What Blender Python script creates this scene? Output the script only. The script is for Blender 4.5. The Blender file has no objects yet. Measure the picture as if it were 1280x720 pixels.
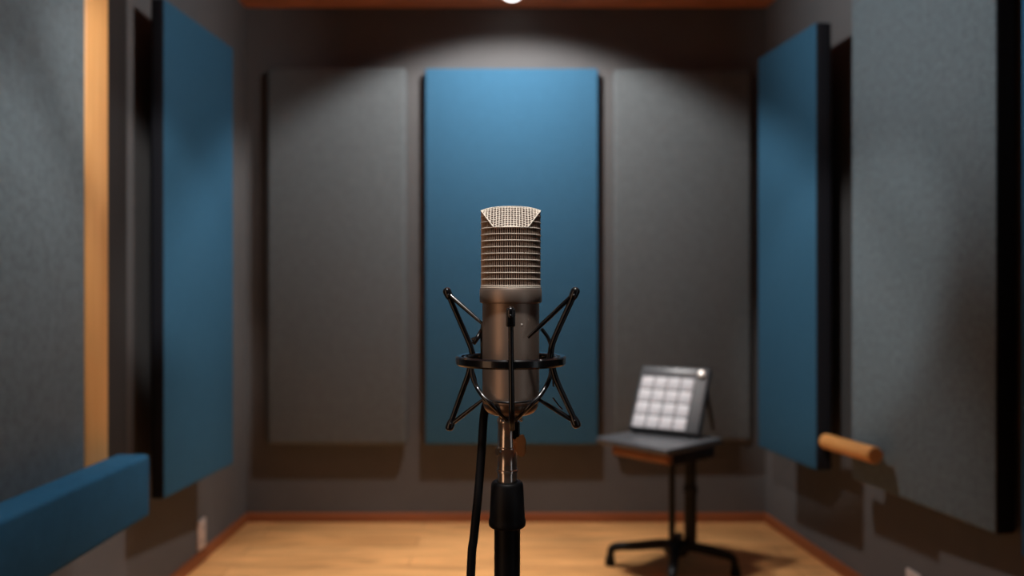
import bpy, bmesh, math, random
from mathutils import Vector, Matrix
random.seed(7)
PI = math.pi
scene = bpy.context.scene
C = scene.collection
CAM_H = 1.073          # lens height in metres
D_MIC = 0.79           # distance of the microphone
D_WALL = 3.74          # distance of the back wall
CEIL = 2.40
REAR = -1.25

# ------------------------------------------------------------------ materials
def new_mat(name):
    m = bpy.data.materials.new(name); m.use_nodes = True
    nt = m.node_tree
    return m, nt, nt.nodes['Principled BSDF']

def plain(name, col, rough=.5, metal=0., spec=.5, coat=0., bump=0., bscale=200.):
    m, nt, b = new_mat(name)
    b.inputs['Base Color'].default_value = (*col, 1)
    b.inputs['Roughness'].default_value = rough
    b.inputs['Metallic'].default_value = metal
    b.inputs['Specular IOR Level'].default_value = spec
    b.inputs['Coat Weight'].default_value = coat
    tc = nt.nodes.new('ShaderNodeTexCoord')
    n = nt.nodes.new('ShaderNodeTexNoise'); n.inputs['Scale'].default_value = bscale; n.inputs['Detail'].default_value = 3
    nt.links.new(tc.outputs['Object'], n.inputs['Vector'])
    mr = nt.nodes.new('ShaderNodeMapRange')
    mr.inputs['To Min'].default_value = max(0, rough-.05); mr.inputs['To Max'].default_value = min(1, rough+.05)
    nt.links.new(n.outputs['Fac'], mr.inputs['Value']); nt.links.new(mr.outputs['Result'], b.inputs['Roughness'])
    if bump:
        bp = nt.nodes.new('ShaderNodeBump'); bp.inputs['Strength'].default_value = bump; bp.inputs['Distance'].default_value = .001
        nt.links.new(n.outputs['Fac'], bp.inputs['Height']); nt.links.new(bp.outputs['Normal'], b.inputs['Normal'])
    return m

def fabric(name, col, mottle=.22, weave=.35, wscale=150., sheen=.25, blotch=26.):
    """felted cloth: soft blotches, fine fibre noise and a diagonal twill"""
    m, nt, b = new_mat(name)
    L = nt.links.new
    tc = nt.nodes.new('ShaderNodeTexCoord')
    n1 = nt.nodes.new('ShaderNodeTexNoise'); n1.inputs['Scale'].default_value = blotch; n1.inputs['Detail'].default_value = 5; n1.inputs['Roughness'].default_value = .65
    n2 = nt.nodes.new('ShaderNodeTexNoise'); n2.inputs['Scale'].default_value = 420; n2.inputs['Detail'].default_value = 2
    L(tc.outputs['Object'], n1.inputs['Vector']); L(tc.outputs['Object'], n2.inputs['Vector'])
    ws = []
    for ang in (PI/4, -PI/4):
        mp = nt.nodes.new('ShaderNodeMapping'); mp.inputs['Rotation'].default_value = (ang, 0, ang)
        w = nt.nodes.new('ShaderNodeTexWave'); w.wave_type = 'BANDS'; w.bands_direction = 'Z'
        w.inputs['Scale'].default_value = wscale/ (1 if ang > 0 else 1.6); w.inputs['Distortion'].default_value = .6; w.inputs['Detail'].default_value = 1
        L(tc.outputs['Object'], mp.inputs['Vector']); L(mp.outputs['Vector'], w.inputs['Vector']); ws.append(w)
    mul = nt.nodes.new('ShaderNodeMath'); mul.operation = 'MULTIPLY'
    L(ws[0].outputs['Fac'], mul.inputs[0]); L(ws[1].outputs['Fac'], mul.inputs[1])
    # value factor = 1 + mottle*(n1-.5)*2 + weave*(w-.25) + .3*(n2-.5)
    def lin(src, k, c):
        q = nt.nodes.new('ShaderNodeMath'); q.operation = 'MULTIPLY_ADD'
        L(src, q.inputs[0]); q.inputs[1].default_value = k; q.inputs[2].default_value = c
        return q.outputs[0]
    a = lin(n1.outputs['Fac'], 2*mottle, 1-mottle)
    c_ = lin(mul.outputs[0], weave, -weave*.25)
    d = lin(n2.outputs['Fac'], .5, -.25)
    s1 = nt.nodes.new('ShaderNodeMath'); L(a, s1.inputs[0]); L(c_, s1.inputs[1])
    s2 = nt.nodes.new('ShaderNodeMath'); L(s1.outputs[0], s2.inputs[0]); L(d, s2.inputs[1])
    vm = nt.nodes.new('ShaderNodeVectorMath'); vm.operation = 'SCALE'; vm.inputs[0].default_value = col
    L(s2.outputs[0], vm.inputs['Scale']); L(vm.outputs['Vector'], b.inputs['Base Color'])
    b.inputs['Roughness'].default_value = .95; b.inputs['Specular IOR Level'].default_value = .12
    b.inputs['Sheen Weight'].default_value = sheen; b.inputs['Sheen Roughness'].default_value = .5
    bp = nt.nodes.new('ShaderNodeBump'); bp.inputs['Strength'].default_value = .5; bp.inputs['Distance'].default_value = .0015
    L(s2.outputs[0], bp.inputs['Height']); L(bp.outputs['Normal'], b.inputs['Normal'])
    return m

def wood(name, c1, c2, axis='Z', rough=.42, grain=1.0):
    m, nt, b = new_mat(name); L = nt.links.new
    tc = nt.nodes.new('ShaderNodeTexCoord'); mp = nt.nodes.new('ShaderNodeMapping')
    s = [60*grain, 60*grain, 60*grain]; s['XYZ'.index(axis)] = 2.2*grain
    mp.inputs['Scale'].default_value = s
    n = nt.nodes.new('ShaderNodeTexNoise'); n.inputs['Scale'].default_value = 1; n.inputs['Detail'].default_value = 6; n.inputs['Distortion'].default_value = .6
    r = nt.nodes.new('ShaderNodeValToRGB'); r.color_ramp.elements[0].position = .32; r.color_ramp.elements[1].position = .7
    r.color_ramp.elements[0].color = (*c1, 1); r.color_ramp.elements[1].color = (*c2, 1)
    L(tc.outputs['Object'], mp.inputs['Vector']); L(mp.outputs['Vector'], n.inputs['Vector']); L(n.outputs['Fac'], r.inputs['Fac']); L(r.outputs['Color'], b.inputs['Base Color'])
    b.inputs['Roughness'].default_value = rough
    bp = nt.nodes.new('ShaderNodeBump'); bp.inputs['Strength'].default_value = .15; bp.inputs['Distance'].default_value = .001
    L(n.outputs['Fac'], bp.inputs['Height']); L(bp.outputs['Normal'], b.inputs['Normal'])
    return m

def planks(name, c1, c2, gap, w=1.1, h=.13, rough=.38):
    m, nt, b = new_mat(name); L = nt.links.new
    tc = nt.nodes.new('ShaderNodeTexCoord')
    br = nt.nodes.new('ShaderNodeTexBrick'); br.offset = .37; br.offset_frequency = 2
    br.inputs['Scale'].default_value = 1; br.inputs['Brick Width'].default_value = w; br.inputs['Row Height'].default_value = h
    br.inputs['Mortar Size'].default_value = .0018; br.inputs['Color1'].default_value = (*c1, 1); br.inputs['Color2'].default_value = (*c2, 1); br.inputs['Mortar'].default_value = (*gap, 1)
    L(tc.outputs['Object'], br.inputs['Vector'])
    mp = nt.nodes.new('ShaderNodeMapping'); mp.inputs['Scale'].default_value = (3.2, 26, 26)
    n = nt.nodes.new('ShaderNodeTexNoise'); n.inputs['Scale'].default_value = 1; n.inputs['Detail'].default_value = 6; n.inputs['Distortion'].default_value = 1.1
    L(tc.outputs['Object'], mp.inputs['Vector']); L(mp.outputs['Vector'], n.inputs['Vector'])
    mr = nt.nodes.new('ShaderNodeMapRange'); mr.inputs['From Min'].default_value = .3; mr.inputs['From Max'].default_value = .7; mr.inputs['To Min'].default_value = .62; mr.inputs['To Max'].default_value = 1.12
    L(n.outputs['Fac'], mr.inputs['Value'])
    vm = nt.nodes.new('ShaderNodeVectorMath'); vm.operation = 'SCALE'
    L(br.outputs['Color'], vm.inputs[0]); L(mr.outputs['Result'], vm.inputs['Scale']); L(vm.outputs['Vector'], b.inputs['Base Color'])
    b.inputs['Roughness'].default_value = rough
    bp = nt.nodes.new('ShaderNodeBump'); bp.inputs['Strength'].default_value = .25; bp.inputs['Distance'].default_value = .002
    L(br.outputs['Fac'], bp.inputs['Height']); bp.invert = True; L(bp.outputs['Normal'], b.inputs['Normal'])
    return m

def brushed(name, col, rough=.36):
    """satin nickel with fine turning lines round the body"""
    m, nt, b = new_mat(name); L = nt.links.new
    tc = nt.nodes.new('ShaderNodeTexCoord'); mp = nt.nodes.new('ShaderNodeMapping'); mp.inputs['Scale'].default_value = (40, 40, 2600)
    n = nt.nodes.new('ShaderNodeTexNoise'); n.inputs['Scale'].default_value = 1; n.inputs['Detail'].default_value = 3
    L(tc.outputs['Object'], mp.inputs['Vector']); L(mp.outputs['Vector'], n.inputs['Vector'])
    mr = nt.nodes.new('ShaderNodeMapRange'); mr.inputs['To Min'].default_value = rough-.07; mr.inputs['To Max'].default_value = rough+.07
    L(n.outputs['Fac'], mr.inputs['Value']); L(mr.outputs['Result'], b.inputs['Roughness'])
    b.inputs['Base Color'].default_value = (*col, 1); b.inputs['Metallic'].default_value = .8
    bp = nt.nodes.new('ShaderNodeBump'); bp.inputs['Strength'].default_value = .05; bp.inputs['Distance'].default_value = .0003
    L(n.outputs['Fac'], bp.inputs['Height']); L(bp.outputs['Normal'], b.inputs['Normal'])
    return m

def glow(name, col, strength, base=(.8, .8, .8)):
    m, nt, b = new_mat(name)
    b.inputs['Base Color'].default_value = (*base, 1); b.inputs['Roughness'].default_value = .5
    b.inputs['Emission Color'].default_value = (*col, 1); b.inputs['Emission Strength'].default_value = strength
    return m

M = dict(
    wall=fabric('charcoal wall covering', (.124, .120, .121), mottle=.10, weave=.10, sheen=.0, blotch=9),
    grey=fabric('dark grey felt', (.124, .136, .142), mottle=.25, sheen=.05),
    slate=fabric('slate grey felt', (.116, .150, .168), mottle=.45, weave=.8, sheen=.05, blotch=48),
    blueside=fabric('shaded blue felt', (.028, .094, .160), mottle=.10, sheen=.0),  # the blue felt again, colour darkened to offset lamp spill on side panels
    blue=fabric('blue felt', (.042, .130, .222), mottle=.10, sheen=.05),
    bluenear=fabric('blue twill', (.021, .095, .182), mottle=.18, weave=.7, sheen=.0),
    shadowstrip=plain('wall shadow strip', (.03, .027, .026), .8, spec=.2),  # near-black colour for the painted shadow beside the bass trap
    side=plain('black panel edging', (.012, .013, .018), .85, spec=.2),
    floor=planks('honey oak planks', (.80, .40, .150), (.70, .33, .115), (.30, .12, .04)),
    ceil=planks('dark stained ceiling boards', (.80, .30, .15), (.72, .26, .13), (.05, .02, .01), w=2.4, h=.16, rough=.5),
    skirt=wood('reddish skirting', (.24, .065, .02), (.33, .10, .034), 'X', .45),
    post=wood('honey pine', (.70, .33, .10), (.82, .43, .155), 'Z', .45),
    rod=wood('light beech', (.62, .27, .075), (.74, .36, .115), 'Y', .4),
    lip=wood('walnut lip', (.22, .075, .02), (.30, .11, .03), 'X', .45),
    black=plain('black coated steel', (.005, .005, .006), .24, spec=.5, coat=.6),
    satin=plain('satin black plastic', (.007, .007, .008), .48, spec=.25),
    rubber=plain('black rubber cable', (.005, .005, .006), .55, spec=.2),
    desk=plain('dark grey laminate', (.075, .078, .085), .38),
    shell=plain('charcoal plastic', (.035, .037, .042), .5),
    pad=glow('lit white pad', (1, .97, 1), .08, (.44, .43, .45)),
    knob=plain('pale silver', (.75, .70, .64), .3, metal=.4),
    chrome=plain('polished chrome', (.80, .72, .66), .17, metal=.82),
    copper=plain('warm brass', (.85, .46, .22), .36, metal=.55),
    nickel=brushed('satin nickel', (.40, .31, .255), .44),
    bowl=brushed('dark satin nickel', (.30, .22, .17), .30),
    wire=plain('champagne wire', (.95, .86, .74), .5, metal=.3),
    finewire=plain('bronze wire', (.66, .50, .40), .45, metal=.4),
    core=plain('dark bronze gauze', (.045, .020, .012), .6, metal=.3),
    white=plain('white plastic plate', (.62, .52, .47), .4),
    slot=plain('dark socket slot', (.03, .03, .03), .6),
    lamp=glow('lamp lens', (1, .97, .94), 3.5),
)

# ------------------------------------------------------------------ mesh tools
def smooth(bm, deg=40):
    for f in bm.faces: f.smooth = True
    lim = math.radians(deg)
    for e in bm.edges:
        if len(e.link_faces) == 2 and e.calc_face_angle(0) > lim: e.smooth = False

def obj(name, bm, mat, parent=None, loc=None, rotz=0, mats=None, deg=40):
    bmesh.ops.recalc_face_normals(bm, faces=bm.faces)
    smooth(bm, deg)
    me = bpy.data.meshes.new(name); bm.to_mesh(me); bm.free()
    for m in (mats or [mat]): me.materials.append(m)
    o = bpy.data.objects.new(name, me); C.objects.link(o)
    if parent: o.parent = parent
    if loc is not None: o.location = loc
    if rotz: o.rotation_euler = (0, 0, rotz)
    return o

def tag(o, label, cat, group=None):
    o['label'] = label; o['category'] = cat
    if group: o['group'] = group
    return o

def thing(name, label, cat, loc=(0, 0, 0), rotz=0, group=None):
    o = bpy.data.objects.new(name, None); C.objects.link(o); o.empty_display_size = .05
    o.location = loc; o.rotation_euler = (0, 0, rotz)
    return tag(o, label, cat, group)

def box(bm, x0, x1, y0, y1, z0, z1, bev=0, seg=3, mat=None):
    r = bmesh.ops.create_cube(bm, size=1)
    vs = r['verts']
    for v in vs:
        v.co = Vector((x0+(v.co.x+.5)*(x1-x0), y0+(v.co.y+.5)*(y1-y0), z0+(v.co.z+.5)*(z1-z0)))
    if mat is not None: bmesh.ops.transform(bm, matrix=mat, verts=vs)
    if bev:
        es = list({e for v in vs for e in v.link_edges})
        bmesh.ops.bevel(bm, geom=es, offset=bev, segments=seg, profile=.5, affect='EDGES', clamp_overlap=True)

def tube(bm, pts, r, n=12, closed=False, caps=True):
    """round tube through pts; r a number or one per point"""
    pts = [Vector(p) for p in pts]
    N = len(pts)
    rs = [r]*N if isinstance(r, (int, float)) else list(r)
    rings = []
    up = None
    for i, p in enumerate(pts):
        if closed: t = pts[(i+1) % N]-pts[i-1]
        else: t = pts[min(i+1, N-1)]-pts[max(i-1, 0)]
        t.normalize()
        if up is None:
            a = Vector((0, 0, 1)) if abs(t.z) < .9 else Vector((1, 0, 0))
            up = (a-t*a.dot(t)).normalized()
        else:
            up = (up-t*up.dot(t)).normalized()
        s = t.cross(up)
        rings.append([bm.verts.new(p+rs[i]*(math.cos(2*PI*k/n)*up+math.sin(2*PI*k/n)*s)) for k in range(n)])
    for i in range(N if closed else N-1):
        A, B = rings[i], rings[(i+1) % N]
        for k in range(n): bm.faces.new((A[k], A[(k+1) % n], B[(k+1) % n], B[k]))
    if caps and not closed:
        bm.faces.new(rings[0][::-1]); bm.faces.new(rings[-1])

def spline(pts, k=8):
    """Catmull-Rom through pts"""
    P = [Vector(p) for p in pts]; P = [2*P[0]-P[1]]+P+[2*P[-1]-P[-2]]
    out = []
    for i in range(1, len(P)-2):
        a, b, c, d = P[i-1:i+3]
        for j in range(k):
            t = j/k
            out.append(.5*((2*b)+(c-a)*t+(2*a-5*b+4*c-d)*t*t+(3*b-a-3*c+d)*t**3))
    out.append(P[-2]); return out

def lathe(bm, prof, n=48, cx=0, cy=0):
    """profile [(r, z)...] turned about the vertical through cx, cy; r = 0 closes to a point"""
    rings = []
    for r, z in prof:
        if r <= 1e-6: rings.append([bm.verts.new((cx, cy, z))])
        else: rings.append([bm.verts.new((cx+r*math.cos(2*PI*k/n), cy+r*math.sin(2*PI*k/n), z)) for k in range(n)])
    for A, B in zip(rings, rings[1:]):
        for k in range(n):
            k2 = (k+1) % n
            if len(A) == 1 and len(B) == 1: continue
            if len(A) == 1: bm.faces.new((A[0], B[k2], B[k]))
            elif len(B) == 1: bm.faces.new((A[k], A[k2], B[0]))
            else: bm.faces.new((A[k], A[k2], B[k2], B[k]))

def ball(bm, p, r, n=16, squash=1.):
    g = bmesh.ops.create_uvsphere(bm, u_segments=n, v_segments=n//2, radius=r)
    bmesh.ops.transform(bm, matrix=Matrix.Translation(p) @ Matrix.Diagonal((1, 1, squash, 1)), verts=g['verts'])

def prism(bm, poly, z0, z1):
    a = [bm.verts.new((x, y, z0)) for x, y in poly]; b = [bm.verts.new((x, y, z1)) for x, y in poly]
    n = len(poly)
    for i in range(n): bm.faces.new((a[i], a[(i+1) % n], b[(i+1) % n], b[i]))
    bm.faces.new(a[::-1]); bm.faces.new(b)

# ------------------------------------------------------------------ room shell
XL, XR, SLOPE = -1.242, 1.186, .10
XR_REAR = XR+SLOPE*(D_WALL-REAR)
def wall_x(y): return XR+SLOPE*(D_WALL-y)
T = .12
def struct(name, bm, m):
    o = obj(name, bm, m); o['kind'] = 'structure'; return o
room = [(XL, REAR), (XR_REAR, REAR), (XR, D_WALL), (XL, D_WALL)]
big = [(XL-T, REAR-T), (XR_REAR+T, REAR-T), (XR+T, D_WALL+T), (XL-T, D_WALL+T)]
bm = bmesh.new(); prism(bm, big, -.1, 0); struct('floor', bm, M['floor'])
bm = bmesh.new(); prism(bm, big, CEIL, CEIL+.1); struct('ceiling', bm, M['ceil'])
bm = bmesh.new(); prism(bm, [(XL-T, D_WALL), (XR+T, D_WALL), (XR+T, D_WALL+T), (XL-T, D_WALL+T)], 0, CEIL); struct('wall_back', bm, M['wall'])
bm = bmesh.new(); prism(bm, [(XL-T, REAR), (XL, REAR), (XL, D_WALL), (XL-T, D_WALL)], 0, CEIL); struct('wall_left', bm, M['wall'])
bm = bmesh.new(); prism(bm, [(XR_REAR, REAR), (XR_REAR+T, REAR), (XR+T, D_WALL), (XR, D_WALL)], 0, CEIL); struct('wall_right', bm, M['wall'])
bm = bmesh.new(); prism(bm, [(XL-T, REAR-T), (XR_REAR+T, REAR-T), (XR_REAR+T, REAR), (XL-T, REAR)], 0, CEIL); struct('wall_front', bm, M['wall'])
def skirting(name, a, b):
    a, b = Vector((*a, 0)), Vector((*b, 0)); L = (b-a).length
    bm = bmesh.new()
    prof = [(0, 0), (.013, 0), (.013, .034), (.009, .041), (0, .043)]
    v0 = [bm.verts.new((0, y, z)) for y, z in prof]; v1 = [bm.verts.new((L, y, z)) for y, z in prof]
    for i in range(len(prof)): j = (i+1) % len(prof); bm.faces.new((v0[i], v0[j], v1[j], v1[i]))
    bm.faces.new(v0[::-1]); bm.faces.new(v1)
    o = struct(name, bm, M['skirt']); o.location = a; o.rotation_euler = (0, 0, math.atan2(b.y-a.y, b.x-a.x))
skirting('baseboard_back', (XR, D_WALL), (XL, D_WALL))
skirting('baseboard_left', (XL, D_WALL-.013), (XL, REAR))
skirting('baseboard_right', (XR_REAR, REAR), (XR+.0013, D_WALL-.013))

# ------------------------------------------------------------------ acoustic panels
def panel(label, near, far, z0, z1, t, mat, bev=.012, sidemat=None, brackets=0, name='acoustic_panel', cat='acoustic panel', group=None, back=None):
    """upright padded panel; its face runs from near (x, y) to far (x, y), its thickness goes away from the room's middle"""
    a, b = Vector((*near, 0)), Vector((*far, 0)); d = b-a; L = d.length
    rz = math.atan2(d.y, d.x)
    nrm = Vector((-d.y, d.x, 0))/L                        # local +y
    sgn = 1
    mid = (a+b)/2
    out = Vector((mid.x, 0, 0)) if abs(d.y) > abs(d.x) else Vector((0, 1, 0))
    if nrm.dot(out) < 0: sgn = -1
    root = thing(name, label, cat, (a.x, a.y, z0), rz, group)
    bm = bmesh.new()
    y0, y1 = sorted((0, sgn*t))
    box(bm, 0, L, y0, y1, 0, z1-z0, bev, 4)
    o = obj('padded_face', bm, mat, root)
    if sidemat:                                            # the end faces take the near-black side material
        o.data.materials.append(sidemat)
        for p in o.data.polygons:
            if p.center.x < bev*.4 or p.center.x > L-bev*.4: p.material_index = 1
    for k in range(brackets):                              # standoffs that carry it on the wall
        for zz in (.18, z1-z0-.22):
            x = L*(.5 if k == 0 else .75)
            bm = bmesh.new(); ya, yb = sorted((sgn*(t-.004), sgn*(t+back[k])))
            box(bm, x-.02, x+.02, ya, yb, zz, zz+.04, .003, 2); obj('wall_mount', bm, M['side'], root)
    return root

Yf = D_WALL-.066
for lab, x0, x1, z0, z1, mk in (
        ('grey fabric acoustic panel on the back wall with clear floor before it', -1.130, -.486, .366, 2.107, 'grey'),
        ('blue fabric acoustic panel centred on the back wall behind the microphone', -.400, .396, .372, 2.101, 'blue'),
        ('grey fabric acoustic panel on the back wall behind the pad controller', .466, 1.104, .383, 2.100, 'grey')):
    panel(lab, (x0, Yf), (x1, Yf), z0, z1, .06, M[mk], bev=.022 if mk == 'grey' else .008, sidemat=M['side'] if mk == 'blue' else None, brackets=2, back=[.0055, .0055])
    # flush on the wall
def gaps(near, far, t, wall, nrm):
    out = []
    for f in (.5, .75):
        x = near[0]+(far[0]-near[0])*f+nrm*t; y = near[1]+(far[1]-near[1])*f
        out.append(max(.003, (abs(wall(y)-x)-.006)*.98))
    return out
n, f = (-1.131, 2.60), (-1.093, 3.14)
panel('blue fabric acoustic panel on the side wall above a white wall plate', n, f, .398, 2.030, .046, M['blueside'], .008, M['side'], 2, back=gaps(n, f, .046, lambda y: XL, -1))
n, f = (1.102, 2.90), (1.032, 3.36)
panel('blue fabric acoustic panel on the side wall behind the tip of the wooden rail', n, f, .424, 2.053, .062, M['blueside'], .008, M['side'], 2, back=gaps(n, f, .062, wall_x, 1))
n, f = (1.277, 2.11), (1.169, 2.76)
panel('large slate grey fabric acoustic panel with wooden rail across its low corner', n, f, .430, 2.17, .062, M['slate'], .010, M['side'], 1, back=[.04])
n, f = (1.305, 1.50), (1.236, 1.945)
panel('blue fabric acoustic panel of which only a thin strip shows past the slate panel', n, f, .43, 2.17, .05, M['bluenear'], .008, M['side'], 2, back=gaps(n, f, .05, wall_x, 1))

# deep bass trap with a wooden edge post, and the blue bolster along its foot
root = thing('bass_trap', 'deep dark grey felt bass trap edged by an upright honey wood post', 'acoustic panel', (XL+.001, 1.0, .478))
TZ = CEIL-.478-.06
bm = bmesh.new(); box(bm, 0, .182, 0, .985, 0, TZ, .006, 3); obj('felt_panel', bm, M['slate'], root)
bm = bmesh.new(); box(bm, .05, .185, .985, 1.095, 0, TZ, .006, 3); obj('edge_post', bm, M['post'], root)
bm = bmesh.new(); box(bm, .001, .03, .2, .8, .3, .4, .002, 2); obj('wall_mount', bm, M['side'], root)
bm = bmesh.new(); box(bm, 0, .014, .985, 1.55, 0, TZ, .002, 2); obj('shadow_strip', bm, M['shadowstrip'], root)  # dark strip stands in for the trap's cast shadow on the wall
root = thing('bolster', 'long blue upholstered bolster along the foot of the wood edged bass trap', 'bolster', (XL+.188, .96, .477))
bm = bmesh.new(); box(bm, 0, .092, 0, 1.17, 0, .166, .012, 4); obj('cushion', bm, M['bluenear'], root)
bm = bmesh.new(); box(bm, -.001, .02, .1, 1.0, .05, .1, .002, 2); obj('rear_mount', bm, M['side'], root)

# wooden rail on the slate panel
A = Vector((.392*2.85, 2.85, CAM_H-.1865*2.85)); B = Vector((.4545*2.535, 2.535, CAM_H-.2045*2.535))
root = thing('wooden_rail', 'short round light wood rail held out from the slate grey panel', 'rail', B)
ax = (A-B); LL = ax.length; R_ = .0270
Mx = Matrix.Translation((0, 0, 0)) @ ax.to_track_quat('Y', 'Z').to_matrix().to_4x4()
bm = bmesh.new()
prof = [(0, 0), (R_-.004, 0), (R_, .004), (R_, LL-.004), (R_-.004, LL), (0, LL)]
lathe(bm, prof, 28)
bmesh.ops.transform(bm, matrix=Mx @ Matrix.Rotation(-PI/2, 4, 'X'), verts=bm.verts)
obj('rod', bm, M['rod'], root)
p = B+ax*.16
px_panel = 1.277+(1.169-1.277)*(p.y-2.11)/.65
bm = bmesh.new(); tube(bm, [p-B+Vector((.008, .0, 0)), Vector((px_panel-.003, p.y+.006, p.z))-B], .010, 12); obj('bracket', bm, M['side'], root)

# wall plates
def plate(label, loc, rz):
    root = thing('wall_plate', label, 'outlet', loc, rz, None)
    bm = bmesh.new(); box(bm, -.037, .037, 0, .008, 0, .118, .003, 3); obj('cover', bm, M['white'], root)
    for z in (.032, .086):
        for dx in (-.007, .007):
            bm = bmesh.new(); box(bm, dx-.0016, dx+.0016, .0075, .0090, z-.006, z+.006); obj('socket_slot', bm, M['slot'], root)
plate('small white wall plate low on the side wall under a blue panel', (XL, 3.19, .048), -PI/2)
rw = math.atan2(D_WALL-REAR, XR-XR_REAR)
plate('small white wall plate under the slate grey panel, only its top in the picture', (wall_x(2.585), 2.585, .052), rw)

# ------------------------------------------------------------------ ceiling downlight by the back wall
root = thing('downlight', 'round recessed ceiling downlight glowing above the central blue panel', 'ceiling light', (0, 3.57, CEIL))
bm = bmesh.new(); lathe(bm, [(.045, -.001), (.045, -.006), (.058, -.006), (.062, -.003), (.062, 0)], 40); obj('trim_ring', bm, M['white'], root)
bm = bmesh.new(); lathe(bm, [(0, -.026), (.016, -.0245), (.030, -.019), (.040, -.010), (.045, -.002), (.045, 0)], 40); obj('lens', bm, M['lamp'], root)

# ------------------------------------------------------------------ microphone
K = D_MIC/1000
MX = -1.5*K
def Z(y, d=D_MIC): return CAM_H-(y-365)*d/1000
def P(x, y, d=D_MIC): return Vector(((x-640)*d/1000-MX, d-D_MIC, Z(y, d)-ZB))    # local to the mic axis
ZB = Z(518)
mic = thing('microphone', 'large nickel condenser microphone with wire mesh head at the picture centre', 'microphone', (MX, D_MIC, ZB))
bm = bmesh.new()
zz = lambda y: Z(y)-ZB
lathe(bm, [(0, zz(503)), (.0272, zz(503)), (.0279, zz(502)), (.0281, zz(500)), (.0281, zz(380)), (.0279, zz(377)), (0, zz(377))], 72); obj('body', bm, M['nickel'], mic)
bm = bmesh.new()
lathe(bm, [(0, zz(379)), (.0284, zz(379)), (.0302, zz(378.2)), (.0307, zz(376.5)), (.0307, zz(362.5)), (.0300, zz(360.6)), (.0288, zz(360)), (0, zz(360))], 72); obj('collar', bm, M['nickel'], mic)
bm = bmesh.new()
pr = [(0, zz(502.6)), (.0272, zz(502.6))]
for k in range(9):
    t = k/8*PI/2; pr.append((.0165+.0107*math.cos(t), zz(503)-(.0115)*math.sin(t)))
pr += [(.0165, zz(518)), (0, zz(518))]
lathe(bm, pr, 64); obj('base_cup', bm, M['bowl'], mic)
bm = bmesh.new()
ball(bm, P(651.5, 406, D_MIC-.0245), .0021, 12); tube(bm, [P(651.5, 406, D_MIC-.024), P(657, 407, D_MIC-.0228)], .0007, 8)
obj('pad_switch', bm, M['knob'], mic)
# head basket: a wedge-roofed cylinder of wire
GR = .0294; z_bot = zz(360.4)
def ridge(x): return zz(258.6)-.0042*(x/GR)**2*(.55+.45*(x/GR)**2)
RIM0 = 1.1350-ZB
def rimz(x):
    u = min(1, abs(x)/GR)
    if u < .56: return RIM0
    return RIM0+(ridge(GR)-RIM0)*(u-.56)/.44
def roof(x, y):
    x = max(-GR, min(GR, x)); yc = math.sqrt(max(1e-12, GR*GR-x*x))
    t = min(1, abs(y)/yc) if yc > 1e-5 else 1
    t = (math.sqrt(t*t+.004)-.0632)/(math.sqrt(1.004)-.0632)
    return ridge(x)+(rimz(x)-ridge(x))*t
def rim(th): return rimz(GR*math.cos(th))
bm = bmesh.new()                                           # dark inner gauze: core
rc = GR-.0011; n = 72
A_ = [bm.verts.new((rc*math.cos(2*PI*k/n), rc*math.sin(2*PI*k/n), z_bot)) for k in range(n)]
B_ = [bm.verts.new((rc*math.cos(2*PI*k/n), rc*math.sin(2*PI*k/n), rim(2*PI*k/n)-.0011)) for k in range(n)]
for k in range(n): bm.faces.new((A_[k], A_[(k+1) % n], B_[(k+1) % n], B_[k]))
prev = B_
for s in (.8, .6, .4, .2):
    cur = []
    for k in range(n):
        x, y = rc*s*math.cos(2*PI*k/n), rc*s*math.sin(2*PI*k/n); cur.append(bm.verts.new((x, y, roof(x*GR/rc, y*GR/rc)-.0012)))
    for k in range(n): bm.faces.new((prev[k], prev[(k+1) % n], cur[(k+1) % n], cur[k]))
    prev = cur
c0 = bm.verts.new((0, 0, roof(0, 0)-.0011))
for k in range(n): bm.faces.new((prev[k], prev[(k+1) % n], c0))
grille = obj('head_basket', bm, M['core'], mic)
bm = bmesh.new()                                           # outer wires
def hoop(bm, z, r, nn=96, sides=6):
    run = []
    pts = [(2*PI*k/nn) for k in range(nn)]
    ok = [z <= rim(t)-.0002 for t in pts]
    if all(ok):
        tube(bm, [(GR*math.cos(t), GR*math.sin(t), z) for t in pts], r, sides, closed=True); return
    for s in range(2*nn):
        k = s % nn
        if ok[k] and (s > 0 or not ok[-1]): run.append(pts[k])
        else:
            if len(run) > 1 and s <= nn+nn//2 and not (s-len(run) >= nn): tube(bm, [(GR*math.cos(t), GR*math.sin(t), z) for t in run], r, sides)
            run = []
step = (zz(286)-z_bot)/9.5
for k in range(0, 12): hoop(bm, z_bot+(k+.4)*step, .00043)
rimpts = [2*PI*k/120 for k in range(120)]
tube(bm, [(GR*math.cos(t), GR*math.sin(t), rim(t)) for t in rimpts], .0006, 6, closed=True)
tube(bm, [(x, 0, ridge(x)+.0001) for x in [GR*(-1+2*k/24) for k in range(25)]], .0007, 6)
hoop(bm, z_bot+.0006, .0007)
m_ = 21
for k in range(m_):                                        # roof wires
    x = GR*(-1+2*(k+.5)/m_); yy = math.sqrt(GR*GR-x*x)
    tube(bm, [(x, yy*(-1+2*j/16), roof(x, yy*(-1+2*j/16))) for j in range(17)], .00042, 5)
for k in range(m_):
    y = GR*(-1+2*(k+.5)/m_); xx = math.sqrt(GR*GR-y*y)
    tube(bm, [(xx*(-1+2*j/16), y, roof(xx*(-1+2*j/16), y)) for j in range(17)], .00042, 5)
obj('wire_mesh', bm, M['wire'], grille)
bm = bmesh.new()                                           # fine uprights and fine hoops
nv = 84
for k in range(nv):
    t = 2*PI*(k+.5)/nv; r = GR-.0004
    tube(bm, [(r*math.cos(t), r*math.sin(t), z_bot), (r*math.cos(t), r*math.sin(t), rim(t)-.0003)], .00035, 5)
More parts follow.
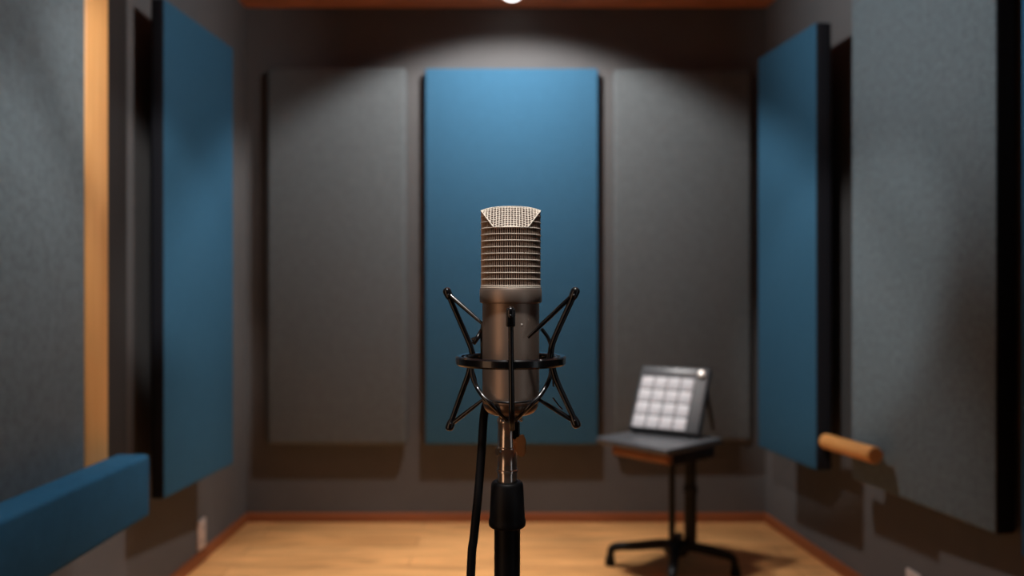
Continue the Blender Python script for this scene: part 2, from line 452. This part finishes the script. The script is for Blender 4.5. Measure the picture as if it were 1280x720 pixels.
obj('upright_wire_mesh', bm, M['finewire'], grille)

# ------------------------------------------------------------------ shock mount
mount = thing('shock_mount', 'black wire spider shock mount cradling the microphone', 'shock mount', (MX, D_MIC, ZB))
RZ = zz(450); RR = .0515
bm = bmesh.new()
sec = [(-.0024, -.0042), (.0014, -.0046), (.0028, -.003), (.0030, .003), (.0014, .0044), (-.0024, .0040), (-.0034, .0020), (-.0034, -.0022)]
n = 96; rings = []
for k in range(n):
    t = 2*PI*k/n; rings.append([bm.verts.new(((RR+a)*math.cos(t), (RR+a)*math.sin(t), RZ+b)) for a, b in sec])
for k in range(n):
    A_, B_ = rings[k], rings[(k+1) % n]
    for j in range(8): bm.faces.new((A_[j], A_[(j+1) % 8], B_[(j+1) % 8], B_[j]))
obj('ring', bm, M['black'], mount, deg=30)
bm = bmesh.new()                                           # inner hoop, seen as a bright thin line behind the ring
tube(bm, [((.0455)*math.cos(2*PI*k/72), .0455*math.sin(2*PI*k/72), RZ+.0026) for k in range(72)], .0013, 8, closed=True)
for k in range(4):
    t = PI/4+k*PI/2; tube(bm, [(.0450*math.cos(t), .0450*math.sin(t), RZ+.0024), (.0495*math.cos(t), .0495*math.sin(t), RZ+.001)], .0016, 8)
obj('inner_hoop', bm, M['black'], mount)

def arm(pts, tip, r=.0029, knob=.0046, rod_to=None, label=None, tipdir=None):
    pts = spline(pts, 6)
    bm = bmesh.new(); tube(bm, pts, [r*(1.08-.12*i/(len(pts)-1)) for i in range(len(pts))], 14); a = obj('arm', bm, M['black'], mount)
    d = (Vector(pts[-1])-Vector(pts[-3])).normalized()
    bm = bmesh.new()
    q = Vector(tip)
    tube(bm, [q-d*.0075, q-d*.0045, q, q+d*.0020, q+d*.0036, q+d*.0042], [.0034, .0042, .0044, .0041, .0028, .0008], 16)
    side = Vector((1, 0, 0)) if abs(d.x) < .8 else Vector((0, 0, 1))
    ball(bm, q-d*.004+Vector((0, -.0042, 0)), .0014, 10)
    obj('tip', bm, M['black'], a)
    if rod_to:
        bm = bmesh.new(); s = q-d*.002
        e = Vector(rod_to)
        tube(bm, [s, s+(e-s)*.3, s+(e-s)*.7, e], [.0021, .0023, .0021, .0015], 12); obj('suspension_rod', bm, M['black'], mount)
Dm = D_MIC
# upper arms
arm([P(592, 449, Dm+.030), P(590, 440, Dm+.031), P(585, 425, Dm+.033), P(561, 370, Dm+.030)], P(558.8, 364.5, Dm+.030), rod_to=P(604, 405.5, Dm+.012))
arm([P(687, 450, Dm-.030), P(688.5, 441, Dm-.031), P(693, 423, Dm-.034), P(717, 370, Dm-.036)], P(719, 364.5, Dm-.036), rod_to=P(660, 422, Dm-.029))
# front arm, a long upright that passes before the ring
arm([P(640, 536, Dm-.040), P(639.8, 520, Dm-.052), P(639.5, 490, Dm-.0575), P(639, 455, Dm-.0585), P(638.5, 395, Dm-.0585)], P(638.3, 389, Dm-.0585), r=.0026)
bm = bmesh.new(); box(bm, -.0042, .0042, -.0036, .0036, -.0085, .0085, .0016, 3, Matrix.Translation(P(638.3, 397, Dm-.0585))); obj('arm_clamp', bm, M['black'], mount)
# rear arm, mostly behind the microphone
arm([P(612, 449, Dm+.045), P(612, 438, Dm+.046), P(606, 424, Dm+.048), P(613, 392, Dm+.052)], P(614, 386, Dm+.052))
# lower arms
arm([P(589, 452, Dm+.022), P(586, 466, Dm+.023), P(580, 483, Dm+.024), P(564, 527, Dm+.022)], P(562, 533.5, Dm+.022), rod_to=P(603, 500, Dm+.010))
arm([P(690, 452, Dm-.024), P(692, 464, Dm-.025), P(698, 481, Dm-.026), P(717.5, 523, Dm-.028)], P(720.3, 530, Dm-.028), rod_to=P(672, 498.5, Dm-.020))
# cradle: wires that sweep from the ring round under the cup, the hoop that carries the cup, and short upper braces
def wire(pts, r=.0018, nm='cradle_wire', k=8):
    bm = bmesh.new(); tube(bm, spline(pts, k), r, 12); return obj(nm, bm, M['black'], mount)
wire([P(590, 455, Dm-.012), P(590.5, 470, Dm-.014), P(596, 484, Dm-.017), P(604, 496, Dm-.025), P(615, 506, Dm-.028), P(626, 517.5, Dm-.0215), P(633, 524.5, Dm-.0125)], .0022)
wire([P(689.5, 455, Dm-.012), P(688, 470, Dm-.014), P(682, 484, Dm-.017), P(673, 497, Dm-.025), P(662, 507.5, Dm-.028), P(652, 517.5, Dm-.0215), P(645, 524.5, Dm-.0125)], .0022)
wire([P(604, 497, Dm-.020), P(616, 501.5, Dm-.027), P(639, 503.5, Dm-.031), P(661, 501.5, Dm-.027), P(673, 497, Dm-.020)], .0011)
wire([P(691, 447, Dm-.005), P(689, 434, Dm-.005), P(685, 422, Dm-.006), P(677, 411, Dm-.008)], .0018)
wire([P(592, 429, Dm+.012), P(597, 422, Dm+.010), P(604, 410, Dm+.021)], .0024)
wire([P(590, 424.5, Dm+.020), P(598, 421.5, Dm+.018), P(605, 422, Dm+.018)], .0018)
wire([P(603, 406, Dm+.016), P(602.4, 425, Dm+.017), P(603, 446, Dm+.018)], .0017)
wire([P(590, 460, Dm+.02), P(594, 472, Dm+.02), P(595, 480, Dm+.018)], .0011)
wire([P(688, 455, Dm-.022), P(691, 470, Dm-.021), P(692, 483, Dm-.019)], .0009)
wire([P(691, 497, Dm-.02), P(697, 505, Dm-.02), P(703, 512, Dm-.021)], .0007)

# ------------------------------------------------------------------ microphone stand
SX = (634-640)*K
stand = thing('microphone_stand', 'black microphone stand with chrome swivel stem carrying the shock mount', 'microphone stand', (SX, D_MIC, 0))
bm = bmesh.new(); lathe(bm, [(0, Z(640)), (.0128, Z(640)), (.0128, .03), (0, .03)], 40); obj('post', bm, M['satin'], stand)
bm = bmesh.new(); lathe(bm, [(0, 0), (.125, 0), (.13, .004), (.13, .014), (.122, .022), (.04, .030), (.022, .040), (.0129, .046), (0, .046)], 64); obj('round_base', bm, M['black'], stand)
bm = bmesh.new()
lathe(bm, [(0, Z(657.5)), (.0170, Z(657.5)), (.0180, Z(656.3)), (.0183, Z(654)), (.0183, Z(650)), (.0177, Z(648)), (.0174, Z(646)), (.0160, Z(606)), (.0152, Z(603)), (.0138, Z(601.5)), (.0110, Z(601.3)), (.0104, Z(602.5)), (0, Z(602.5))], 48)
obj('clutch', bm, M['satin'], stand)
bm = bmesh.new()
lathe(bm, [(0, Z(604)), (.0098, Z(604)), (.0098, Z(590)), (.0108, Z(589.4)), (.0110, Z(588)), (.0108, Z(586.8)), (.0098, Z(586)), (.0098, Z(562)), (.0104, Z(561)), (.0104, Z(558.5)), (.0095, Z(557.5)), (.0092, Z(529)), (.0100, Z(527.5)), (.0100, Z(523)), (.0088, Z(521)), (.0060, Z(517)), (0, Z(517))], 40)
stem = obj('stem', bm, M['chrome'], stand)
bm = bmesh.new()
tube(bm, [((623.5-634)*K, -.006, Z(563)), ((623.5-634)*K-.0016, -.0075, Z(563))], .0036, 16); obj('screw_head', bm, M['chrome'], stand)
for xx in (627, 642, 651):
    bm = bmesh.new(); ball(bm, ((xx-634)*K, -.010+.006*(xx > 650), Z(523.5)), .0023, 12); obj('hinge_bolt', bm, M['chrome'], stem)
bm = bmesh.new()                                           # dark hinge block beside the stem
box(bm, .0030, .0125, -.0075, .0060, Z(548), Z(526), .0015, 3); obj('hinge_block', bm, M['black'], stand)
bm = bmesh.new()                                           # thumb screw
c = Vector(((650.5-634)*K, -.006, Z(557)))
poly = [(-.0050, .0100), (.0030, .0125), (.0056, .0060), (.0050, -.0070), (.0020, -.0100), (-.0022, -.0088), (-.0052, -.0010)]
v0 = [bm.verts.new(c+Vector((x, -.0022, z))) for x, z in poly]; v1 = [bm.verts.new(c+Vector((x, .0022, z))) for x, z in poly]
for i in range(len(poly)): j = (i+1) % len(poly); bm.faces.new((v0[i], v0[j], v1[j], v1[i]))
bm.faces.new(v0[::-1]); bm.faces.new(v1)
bmesh.ops.bevel(bm, geom=list(bm.edges), offset=.0009, segments=2, affect='EDGES')
tube(bm, [c+Vector((-.012, .001, .004)), c+Vector((-.003, 0, .004))], .0022, 12)
obj('thumb_screw', bm, M['copper'], stand)

# cable hanging from behind the cup down to the floor
pts = [P(611, 498, Dm+.036), P(606.5, 510, Dm+.034), P(604, 530, Dm+.030), P(601.5, 570, Dm+.024), P(597.5, 620, Dm+.016), P(592.5, 670, Dm+.008), P(588.5, 720, Dm+.002)]
base = Vector((MX, D_MIC, ZB))
w = [p+base for p in pts]
w += [Vector((-.046, .785, .60)), Vector((-.062, .775, .40)), Vector((-.10, .76, .16)), Vector((-.16, .74, .03)), Vector((-.24, .74, .0045)), Vector((-.5, .60, .0045)), Vector((-.8, .2, .0045))]
bm = bmesh.new(); tube(bm, spline(w, 10), .0044, 16)
tag(obj('microphone_cable', bm, M['rubber']), 'black microphone cable hanging down beside the stand post', 'cable')

# ------------------------------------------------------------------ music desk with pad controller
CX, CY = .632, 3.08
desk = thing('desk_stand', 'small black pedestal stand with tilted square top and wooden front lip', 'stand', (CX, CY, 0))
for a in (165, 255, 345, 75):
    a = math.radians(a); d = Vector((math.cos(a), math.sin(a), 0)); R0 = {165: .25, 255: .25, 345: .215, 75: .22}[round(math.degrees(a))]
    bm = bmesh.new()
    pts = [d*.02+Vector((0, 0, .100)), d*.07+Vector((0, 0, .097)), d*.15+Vector((0, 0, .084)), d*(R0-.02)+Vector((0, 0, .074)), d*R0+Vector((0, 0, .058)), d*(R0+.004)+Vector((0, 0, .030))]
    pp = spline(pts, 5); tube(bm, pp, [.021-.007*i/(len(pp)-1) for i in range(len(pp))], 12)
    lg = obj('leg', bm, M['satin'], desk)
    bm = bmesh.new(); p = d*(R0+.005); lathe(bm, [(0, 0), (.019, 0), (.021, .004), (.017, .034), (0, .036)], 20, p.x, p.y); obj('rubber_foot', bm, M['rubber'], lg)
bm = bmesh.new(); lathe(bm, [(0, .066), (.042, .066), (.048, .078), (.046, .104), (.030, .118), (0, .120)], 32); obj('hub', bm, M['satin'], desk)
bm = bmesh.new(); lathe(bm, [(0, .10), (.024, .10), (.024, .30), (.028, .302), (.028, .325), (.022, .33), (.022, .455), (0, .455)], 28, .055, .0); obj('column', bm, M['satin'], desk)
bm = bmesh.new(); lathe(bm, [(0, .10), (.0125, .10), (.0125, .455), (0, .455)], 20, -.018, -.01); obj('slim_column', bm, M['satin'], desk)
# top: a square turned 45 degrees
ang = math.radians(-48)
TC = Vector((-.075, -.045, .497))
top_m = Matrix.Translation(TC) @ Matrix.Rotation(ang, 4, 'Z') @ Matrix.Rotation(0, 4, 'X')
HW, HD = .168, .168
bm = bmesh.new(); box(bm, -HW, HW, -HD, HD, 0, .024, .006, 3, top_m); obj('top', bm, M['desk'], desk)
bm = bmesh.new(); box(bm, -HW+.075, HW-.004, -HD+.008, -HD+.034, -.032, -.001, .003, 2, top_m); obj('front_lip', bm, M['lip'], desk)['label'] = 'walnut brown lip under the front edge'
bm = bmesh.new(); box(bm, -HW+.05, HW-.012, -HD+.036, HD-.03, -.045, -.001, .006, 2, top_m); obj('under_tray', bm, M['satin'], desk)
bm = bmesh.new(); box(bm, -.07, .11, -.035, .035, .432, .462, .006, 2); obj('support_plate', bm, M['satin'], desk)

# controller: leans back on the top, on its own prop
f0 = Vector((.452, 3.135, .5365)); f1 = Vector((.682, 2.995, .5365))     # its bottom edge
ux = (f1-f0); W_ = ux.length; ux.normalize()
nb = Vector((-ux.y, ux.x, 0))                                            # away from the viewer
lean = math.radians(32)
uz = (Vector((0, 0, 1))*math.cos(lean)+nb*math.sin(lean)).normalized()
un = ux.cross(uz)                                                        # towards the viewer side? fixed below
if un.y > 0: un = -un
ctrl = thing('pad_controller', 'charcoal drum pad controller with lit white pads leaning back on the stand', 'pad controller', f0)
mw = Matrix((( ux.x, -un.x, uz.x, 0), (ux.y, -un.y, uz.y, 0), (ux.z, -un.z, uz.z, 0), (0, 0, 0, 1)))
H_ = .283; TH = .030
ctrl.rotation_euler = mw.to_euler()
bm = bmesh.new(); box(bm, 0, W_*1.06, 0, TH, .001, H_, .010, 4); cs = obj('casing', bm, M['shell'], ctrl)
bm = bmesh.new(); q = mw.to_3x3().inverted(); e0 = q @ Vector((0, 0, -.0145))
bm.free()
for xx in (.03, W_-.02):
    bm = bmesh.new(); tube(bm, [Vector((xx, .008, .006)), Vector((xx, .008, .006))+e0*1.0], .005, 12); obj('rubber_foot', bm, M['rubber'], ctrl)
bm = bmesh.new(); box(bm, .012, W_*1.06-.012, -.0018, .004, H_-.046, H_-.010, .0015, 2); obj('top_strip', bm, M['desk'], ctrl)
bm = bmesh.new(); lathe(bm, [(0, 0), (.015, 0), (.016, .003), (.0145, .012), (.010, .014), (0, .014)], 28)
bmesh.ops.transform(bm, matrix=Matrix.Translation((W_*1.06-.030, .001, H_-.032)) @ Matrix.Rotation(PI/2, 4, 'X'), verts=bm.verts); obj('dial', bm, M['knob'], ctrl)['label'] = 'round pale silver dial'
px0, px1, pz0, pz1 = .014, W_-.036, .010, H_-.050
nc = nr = 4
for r in range(nr):
    for c_ in range(nc):
        g = .0042
        xa = px0+(px1-px0)*c_/nc+g/2; xb = px0+(px1-px0)*(c_+1)/nc-g/2
        za = pz0+(pz1-pz0)*r/nr+g/2; zb_ = pz0+(pz1-pz0)*(r+1)/nr-g/2
        bm = bmesh.new(); box(bm, xa, xb, -.005, .004, za, zb_, .0025, 2); obj('pad', bm, M['pad'], ctrl)
inv = mw.to_3x3().inverted()
bm = bmesh.new()
ptop = Vector((W_*.98, TH-.002, H_*.80)); wtop = mw.to_3x3() @ ptop + f0
wbot = Vector((wtop.x+.035, wtop.y+.085, .523))
wbot = wtop+nb*.075; wbot.z = .5265; wbot.x += .01
tube(bm, [ptop, inv @ (wbot-f0)], [.010, .008], 12); obj('prop_leg', bm, M['shell'], ctrl)

# ------------------------------------------------------------------ lights
def aim(o, target): o.rotation_euler = (Vector(target)-o.location).to_track_quat('-Z', 'Y').to_euler()
def spot(name, loc, target, power, size, blend=.6, rad=.05, col=(1, .93, .85)):
    l = bpy.data.lights.new(name, 'SPOT'); l.energy = power; l.spot_size = math.radians(size); l.spot_blend = blend; l.shadow_soft_size = rad; l.color = col
    o = bpy.data.objects.new(name, l); C.objects.link(o); o.location = loc; aim(o, target); return o
def area(name, loc, target, power, sx, sy, col=(1, 1, 1)):
    l = bpy.data.lights.new(name, 'AREA'); l.shape = 'RECTANGLE'; l.size = sx; l.size_y = sy; l.energy = power; l.color = col
    o = bpy.data.objects.new(name, l); C.objects.link(o); o.location = loc; aim(o, target); return o
spot('wall_wash_lamp', (0, 2.98, 2.385), (0, 3.93, 0), 96, 124, .30, .05, (1, .98, .96))
spot('floor_lamp_beam', (-.50, 2.75, 2.38), (-.50, 2.85, 0), 112, 46, .5, .08, (1, .96, .92))
spot('floor_lamp_beam', (.10, 2.75, 2.38), (.22, 2.85, 0), 80, 46, .5, .08, (1, .96, .92))
spot('added_side_fill', (.25, 2.15, 2.37), (-1.24, 2.35, 2.15), 58, 100, .7, .07, (1, .99, .98))  # added spot with no visible fixture, brightens the left side panels
spot('added_side_fill', (-.25, 2.15, 2.37), (1.30, 2.25, 2.42), 92, 96, .7, .07, (.96, .99, 1))  # unseen spot added to brighten the panels on the right wall
spot('added_bolster_fill', (-.50, 1.6, 2.37), (-1.0, 1.74, .66), 62, 40, .6, .05, (1, .98, .96))  # extra spot put in to lift the bolster top and edge post
spot('added_corner_fill', (-.3, .8, 2.37), (-1.24, 2.66, 1.25), 115, 20, .6, .05, (1, .98, .95))  # added narrow beam, lightens the wall strip beside the left blue panel
spot('added_corner_fill', (-.3, .8, 2.37), (1.26, 2.98, .95), 130, 22, .6, .05, (1, .98, .95))  # added narrow beam for the wall gap between blue and slate panels
spot('key_lamp', (0, .45, 2.37), (0, .80, 1.10), 97, 22, .5, .06, (1, .97, .94))
area('added_warm_fill', (-.55, .30, .95), (0, .79, 1.0), .75, .24, .95, (1, .58, .34))  # unseen light panel added to give the microphone metal a warm reflection
area('added_cool_fill', (.60, .30, .96), (0, .79, .98), .15, .14, .95, (.9, .95, 1))  # unseen light panel added for a cool reflection on microphone and stem

w_ = bpy.data.worlds.new('world'); scene.world = w_; w_.use_nodes = True
w_.node_tree.nodes['Background'].inputs['Color'].default_value = (.02, .02, .022, 1)

# ------------------------------------------------------------------ camera
cd = bpy.data.cameras.new('camera'); cam = bpy.data.objects.new('camera', cd); C.objects.link(cam)
cam.location = (0, 0, CAM_H); cam.rotation_euler = (PI/2, 0, 0)
cd.sensor_width = 36; cd.lens = 36*1000/1280; cd.shift_y = 5/1280
cd.clip_start = .01
cd.dof.use_dof = True; cd.dof.focus_distance = .765; cd.dof.aperture_fstop = 3.6
scene.camera = cam
scene.view_settings.view_transform = 'Standard'; scene.view_settings.look = 'None'
scene.cycles.use_denoising = True
scene.cycles.max_bounces = 8
